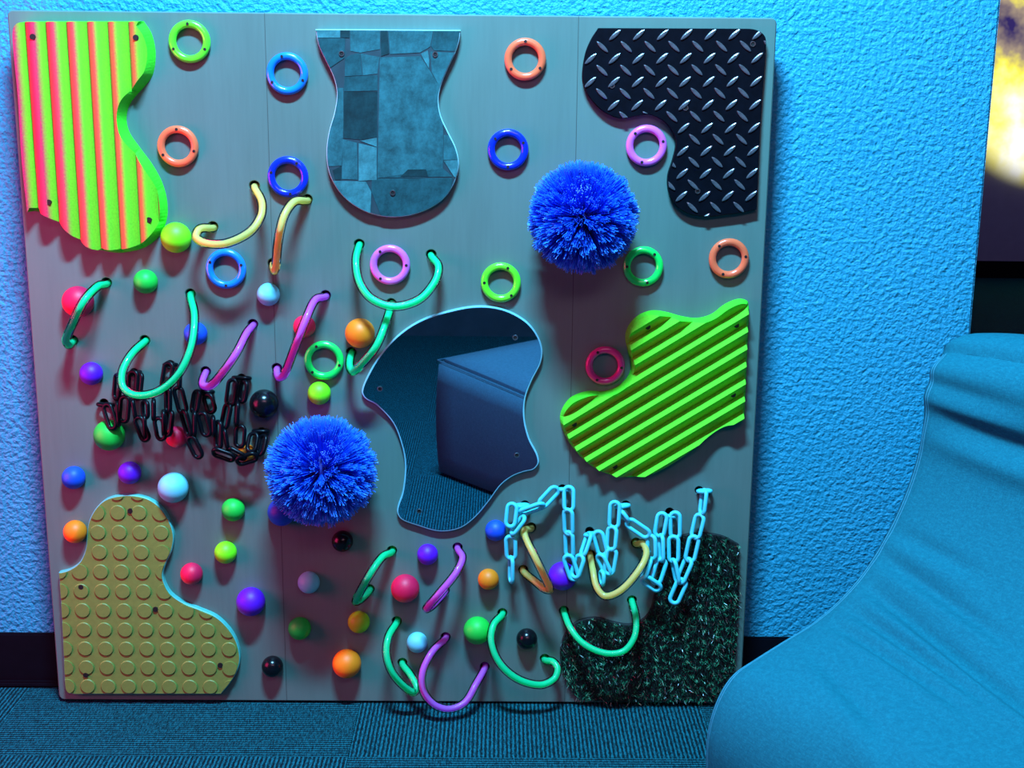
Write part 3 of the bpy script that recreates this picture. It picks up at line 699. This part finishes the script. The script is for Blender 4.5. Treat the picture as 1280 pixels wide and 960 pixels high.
# ---- bristle balls
def bristle_mesh(Rb, seed):
    rnd = random.Random(seed); vs = []; fs = []; T_ = 300; g = math.pi*(3-math.sqrt(5))
    for i in range(T_):
        y = 1-2*(i+.5)/T_; r = math.sqrt(1-y*y); d0 = Vector((r*math.cos(g*i), y, r*math.sin(g*i)))
        if d0.y > .75: continue
        d0 = (d0+Vector((rnd.gauss(0, .035), rnd.gauss(0, .035), rnd.gauss(0, .035)))).normalized()
        tl = Rb*rnd.uniform(.93, 1.0)
        for k in range(28):
            d = (d0+Vector((rnd.gauss(0, .045), rnd.gauss(0, .045), rnd.gauss(0, .045)))).normalized()
            e = tl*rnd.uniform(.93, 1.02); a = d0*Rb*.22+d*.001; t = d*e
            n1 = d.orthogonal().normalized(); n2 = d.cross(n1); q = rnd.uniform(0, 6.28); b = len(vs)
            for pt, wd in ((a, .0004), (t, .00062)):
                for j in range(3):
                    th = q+j*2.0944; vs.append(pt+(n1*math.cos(th)+n2*math.sin(th))*wd)
            fs += [(b, b+1, b+4, b+3), (b+1, b+2, b+5, b+4), (b+2, b, b+3, b+5), (b+3, b+4, b+5)]
    return mesh('bristles', vs, fs)
def core_mesh(r):
    bm = bmesh.new(); bmesh.ops.create_icosphere(bm, subdivisions=3, radius=r); me = bpy.data.meshes.new('core'); bm.to_mesh(me); bm.free()
    me.polygons.foreach_set('use_smooth', [True]*len(me.polygons)); return me
CORE = core_mesh(.03)
for x, y, rp_, seed, lb in ((728.5, 272.5, 72, 3, 'blue bristle brush ball near the top of the board'), (402, 588.5, 73, 11, 'blue bristle brush ball left of the mirror')):
    p_ = at(x, y, .075); Rb = rp_*(p_-CAM).dot(fw)/F; Rb = min(Rb, .095)
    p_ = at(x, y, Rb*.80)
    core = put('brush_ball', CORE, M['bristle_core'], B, p_); tag(core, lb)
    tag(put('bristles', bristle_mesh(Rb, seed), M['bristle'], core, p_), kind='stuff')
    st, sf = tube([p_, Vector((p_.x, -D, p_.z))], .012, 12); wobj('brush_stem', st, sf, M['bristle_core'], core)

# ------------------------------------------------------------------ chains hanging from the board
def link_mesh(L, W, r):
    """oval link along local z, in the local xz plane"""
    path = []; hs_ = L/2-W/2; n = 8; rc = W/2-r
    for k in range(n+1): a = math.pi*k/n; path.append(Vector((rc*math.cos(a), 0, hs_+rc*math.sin(a))))
    for k in range(n+1): a = math.pi+math.pi*k/n; path.append(Vector((rc*math.cos(a), 0, -hs_+rc*math.sin(a))))
    s = 8; N = len(path); vs = []; fs = []
    for i, p in enumerate(path):
        t = (path[(i+1) % N]-path[i-1]).normalized(); a = Vector((0, 1, 0)); b = t.cross(a)
        for k in range(s): th = 2*math.pi*k/s; vs.append(p+(a*math.cos(th)+b*math.sin(th))*r)
    for i in range(N):
        for k in range(s): l = (k+1) % s; j = (i+1) % N; fs.append((i*s+k, i*s+l, j*s+l, j*s+k))
    return mesh('chain_link', vs, fs, True)
def chain(name, label, links, material, W, r, root_px):
    rt_ = at(*root_px, .0); E_ = empty(name, rt_); tag(E_, label, 'chain')
    cache = {}
    for ln in links:
        x0, y0, h0, x1, y1, h1, roll = ln
        a, b = at(x0, y0, h0), at(x1, y1, h1); d = b-a; L = d.length
        key = round(min(max(L, W*1.15), .052), 3)
        if key not in cache: me = link_mesh(key, W, r); me.materials.append(material); cache[key] = me
        z = d.normalized(); yv = Vector((0, -1, 0)); yv = (yv-z*yv.dot(z)).normalized(); xv = yv.cross(z)
        mt_ = Matrix((xv, yv, z)).transposed() @ Matrix.Rotation(R(roll), 3, 'Z')
        o_ = bpy.data.objects.new('chain_link', cache[key]); COL.objects.link(o_); o_.parent = E_
        m4 = mt_.to_4x4(); m4.translation = (a+b)/2-rt_; o_.matrix_basis = m4
f_, e_, q_ = 12, 72, 40    # turned to the viewer, edge on, in between
WL = [(642, 633, .016, 662, 631, .004, 80), (641, 627, .022, 637, 661, .03, f_), (657, 644, .03, 638, 669, .03, e_), (638, 668, .03, 639, 701, .03, f_), (639, 694, .03, 639, 730, .03, e_),
 (648, 642, .02, 682, 630, .026, q_), (674, 634, .026, 698, 608, .02, f_), (693, 612, .012, 714, 612, .012, 75), (711, 606, .02, 711, 641, .03, f_), (710, 634, .03, 711, 671, .03, 30), (711, 662, .03, 712, 699, .03, q_),
 (708, 691, .035, 720, 728, .04, f_), (727, 692, .035, 717, 724, .04, q_), (738, 664, .018, 727, 697, .034, e_), (729, 669, .008, 748, 667, .016, 80), (746, 662, .022, 755, 696, .03, f_), (748, 691, .03, 762, 721, .036, q_),
 (753, 712, .036, 752, 733, .036, e_), (766, 683, .034, 760, 721, .038, f_), (766, 656, .026, 763, 690, .034, 30), (769, 625, .02, 767, 662, .026, f_), (768, 634, .014, 788, 631, .004, 80), (774, 636, .016, 787, 654, .022, e_),
 (782, 650, .022, 813, 671, .028, f_), (814, 667, .028, 815, 701, .034, q_), (813, 695, .034, 803, 725, .04, e_), (801, 721, .042, 827, 738, .042, 20), (829, 697, .032, 818, 731, .04, f_), (826, 666, .024, 827, 704, .032, e_),
 (829, 639, .018, 823, 673, .024, f_), (828, 645, .010, 846, 646, .010, 75), (844, 638, .018, 844, 675, .024, f_), (842, 668, .024, 842, 705, .03, f_), (841, 697, .03, 848, 731, .036, e_), (863, 696, .03, 848, 731, .036, 50),
 (855, 722, .036, 840, 756, .04, f_), (869, 668, .026, 861, 704, .03, f_), (876, 641, .02, 868, 675, .026, 35), (881, 610, .012, 877, 645, .02, e_), (870, 614, .004, 891, 614, .012, 80)]
BL = [(121, 505, .006, 143, 507, .014, 80), (132, 503, .018, 143, 538, .034, f_), (146, 500, .02, 149, 534, .032, e_), (148, 466, .02, 145, 501, .02, q_), (157, 493, .03, 154, 530, .034, f_), (161, 467, .010, 175, 465, .010, 78),
 (167, 461, .02, 165, 501, .03, f_), (175, 464, .02, 171, 501, .03, q_), (165, 497, .03, 170, 526, .036, e_), (181, 499, .03, 182, 525, .036, q_), (171, 519, .04, 184, 553, .045, f_), (180, 517, .035, 182, 550, .04, e_),
 (192, 497, .03, 192, 527, .036, e_), (197, 520, .038, 203, 552, .044, f_), (204, 511, .034, 205, 546, .04, e_), (213, 511, .034, 209, 547, .044, q_), (210, 482, .028, 210, 518, .034, 50), (212, 451, .018, 206, 488, .03, f_),
 (203, 456, .010, 223, 456, .010, 78), (225, 461, .018, 224, 488, .028, e_), (221, 482, .028, 230, 518, .034, f_), (228, 511, .034, 238, 547, .04, q_), (236, 544, .04, 251, 574, .046, f_), (243, 512, .03, 243, 547, .04, e_),
 (247, 486, .02, 242, 518, .03, q_), (243, 490, .010, 269, 490, .010, 78), (258, 491, .02, 266, 518, .03, f_), (251, 514, .034, 260, 547, .04, f_), (266, 518, .03, 267, 547, .036, e_), (273, 524, .034, 273, 563, .04, q_),
 (264, 563, .042, 295, 574, .042, 25), (280, 534, .034, 285, 563, .04, e_), (286, 503, .028, 279, 538, .034, q_), (292, 472, .018, 287, 509, .028, f_), (289, 472, .010, 315, 473, .010, 78), (306, 474, .018, 302, 505, .026, q_),
 (297, 501, .028, 295, 534, .034, e_), (301, 530, .034, 299, 561, .04, f_), (282, 560, .04, 309, 574, .042, q_), (294, 578, .044, 323, 569, .042, 20), (318, 539, .02, 313, 567, .04, f_), (314, 539, .010, 338, 539, .010, 78), (330, 542, .02, 324, 571, .04, q_)]
chain('plastic_chain', 'black plastic link chain bunched on the left of the board', BL, M['chain_black'], .0225, .0037, (213, 449))
chain('plastic_chain', 'white plastic link chain looped over the yellow tubes', WL, M['chain_white'], .0235, .0037, (782, 631))

# ------------------------------------------------------------------ soft lounge chair
CA = R(35); cf = Vector((-math.cos(CA), -math.sin(CA), 0)); cw = Vector((math.sin(CA), -math.cos(CA), 0)); CQ = Vector((.83, -.22, 0))
SEAM = [(1172, 441), (1158, 458), (1152, 480), (1150, 505), (1147, 540), (1138, 580), (1122, 625), (1100, 670), (1075, 710), (1045, 745), (1010, 775), (970, 800), (935, 822), (912, 838), (897, 858), (884, 888), (877, 920), (876, 960)]
prof = []
cn = Vector((cf.y, -cf.x, 0))
for x, y in SEAM:
    d = ray(x, y); t = (CQ-CAM).dot(cn)/d.dot(cn); P = CAM+d*t; prof.append(((P-CQ).dot(cf), P.z))
s_last = prof[-1][0]
prof = [p for p in prof if p[1] > .02]
prof += [(s_last-.004, prof[-1][1]*.45), (s_last-.03, .004), (s_last-.15, .002), (0, .002), (-.19, .002), (-.225, .03), (-.222, .3), (-.20, .55), (-.185, .64), (-.15, .684), (-.10, .697), (-.06, .692)]
pr = spline([Vector(p) for p in prof], 9, True)
cc = sum(pr, Vector((0, 0)))/len(pr)
NW = 56; CW = .62; vs = []; fs = []; NP = len(pr)
nrm = []
for i in range(NP):
    t = pr[(i+1) % NP]-pr[i-1]; t.normalize(); nrm.append(Vector((t.y, -t.x)))
A = sum(a.x*b.y-b.x*a.y for a, b in zip(pr, pr[1:]+pr[:1]))
sg = 1 if A > 0 else -1
acc = [0]
for i in range(1, NP): acc.append(acc[-1]+(pr[i]-pr[i-1]).length)
FOLD = [  # arc position at the seam side, drift across the width, amplitude, width, start, end
 (.40, .20, .016, .013, .05, .80), (.455, .16, .012, .011, .07, .60), (.345, .16, .010, .012, .03, .50), (.50, .14, .009, .010, .08, .55), (.30, .10, .006, .012, .02, .35),
 (.10, .06, .014, .020, .0, .75), (.055, .03, .008, .014, -.1, .35), (.56, .26, .006, .014, .12, .55)]
for j in range(NW+1):
    v = j/NW
    vv = v*CW
    ed = min(v, 1-v)*CW
    ins = .012*max(0, 1-ed/.03)**2
    for i, p in enumerate(pr):
        crown = .022*(1-(2*v-1)**4) if p.y > .02 else 0
        dsp = crown-ins
        for a0, dr_, am, sd, v0, v1 in FOLD:
            if acc[i] < 1.0 and v0 < v < v1:
                fade = math.sin(math.pi*(v-v0)/(v1-v0))**.6
                dd = acc[i]-(a0+dr_*v)
                dsp -= am*fade*math.exp(-(dd/sd)**2); dsp += am*.6*fade*math.exp(-((dd-2.1*sd)/sd)**2)
        q = p+nrm[i]*sg*dsp
        P = CQ+cf*q.x+cw*vv+Vector((0, 0, max(q.y, .001))); vs.append(P)
for j in range(NW):
    for i in range(NP):
        k = (i+1) % NP; fs.append((j*NP+i, j*NP+k, (j+1)*NP+k, (j+1)*NP+i))
fs.append(tuple(range(NP))); fs.append(tuple(range(NW*NP, (NW+1)*NP))[::-1])
chair = empty('lounge_chair', CQ+cw*CW/2+cf*.12); tag(chair, 'blue fabric soft lounge chair with curved back at the right', 'chair')
body = wobj('upholstered_body', vs, fs, M['fabric'], chair, True); recalc(body.data)
for off in (.010, .017):
    j = 1 if off < .012 else 1
    path = []
    for i in range(NP):
        if i > NP*.62: break
        a = vs[0*NP+i]; b = vs[1*NP+i]; c = vs[2*NP+i]
        t = off/(CW/NW); P = a.lerp(b, t) if t <= 1 else b.lerp(c, t-1)
        n3 = (cf*nrm[i].x+Vector((0, 0, nrm[i].y)))*sg; path.append(P+n3*.0003)
    st, sf = tube(path, .0011, 6); wobj('seam_stitching', st, sf, M['seam'], chair, True)

# ------------------------------------------------------------------ floor cushion (seen in the mirror)
ym = -(D+H4)
def refl(p): return Vector((p.x, 2*ym-p.y, p.z))
k0 = refl(floor_at(545, 592)); k1 = refl(floor_at(635, 627))
u_ = (k1-k0).normalized(); v_ = Vector((u_.y, -u_.x, 0))
def edge_z(px, py):     # height of a reflected point that lies above the cushion's front bottom edge
    a_ = refl(k0); b_ = refl(k1); e_ = (b_-a_).normalized(); n_ = Vector((e_.y, -e_.x, 0)); d_ = ray(px, py)
    P_ = CAM+d_*((a_-CAM).dot(n_)/d_.dot(n_)); return (P_-a_).dot(e_), P_.z
LU, LV = .52, .52
(ua, za), (ub, zb_) = edge_z(549, 449), edge_z(655, 494)
HC = za; SL = (zb_-za)/(ub-ua)
cu = empty('floor_cushion', k0+u_*LU/2+v_*LV/2); tag(cu, 'slate blue block cushion on the carpet, seen in the mirror', 'cushion')
def topz(x, y): return HC+SL*(x+1)*LU/2+.02*(y+1)/2
def soft_block():
    bm = bmesh.new(); bmesh.ops.create_cube(bm, size=2); bmesh.ops.bevel(bm, geom=bm.edges[:], offset=.07, segments=2, affect='EDGES')
    bmesh.ops.subdivide_edges(bm, edges=bm.edges[:], cuts=5, use_grid_fill=True)
    for v in bm.verts:
        x, y, z = v.co; f = 1+.03*(1-z*z); top = .06*(1-x*x)*(1-y*y) if z > .5 else 0
        v.co = u_*(x*LU/2*f)+v_*(y*LV/2*f)+Vector((0, 0, (z*.5+.5+top)*topz(x, y)))
    me = bpy.data.meshes.new('cushion_cover'); bm.to_mesh(me); bm.free(); me.polygons.foreach_set('use_smooth', [True]*len(me.polygons)); return me
put('cushion_cover', soft_block(), M['fabric2'], cu, cu.location)
cs = [Vector((sx*.985, sy*.985)) for sx, sy in ((-1, -1), (1, -1), (1, 1), (-1, 1), (-1, -1))]
path = []
for a, b in zip(cs, cs[1:]):
    for k in range(8):
        p = a.lerp(b, k/8); path.append(cu.location+u_*(p.x*LU/2)+v_*(p.y*LV/2)+Vector((0, 0, topz(p.x, p.y)*.985)))
path.append(path[0]); st, sf = tube(path, .0022, 6); wobj('piping', st, sf, M['fabric2'], cu, True)
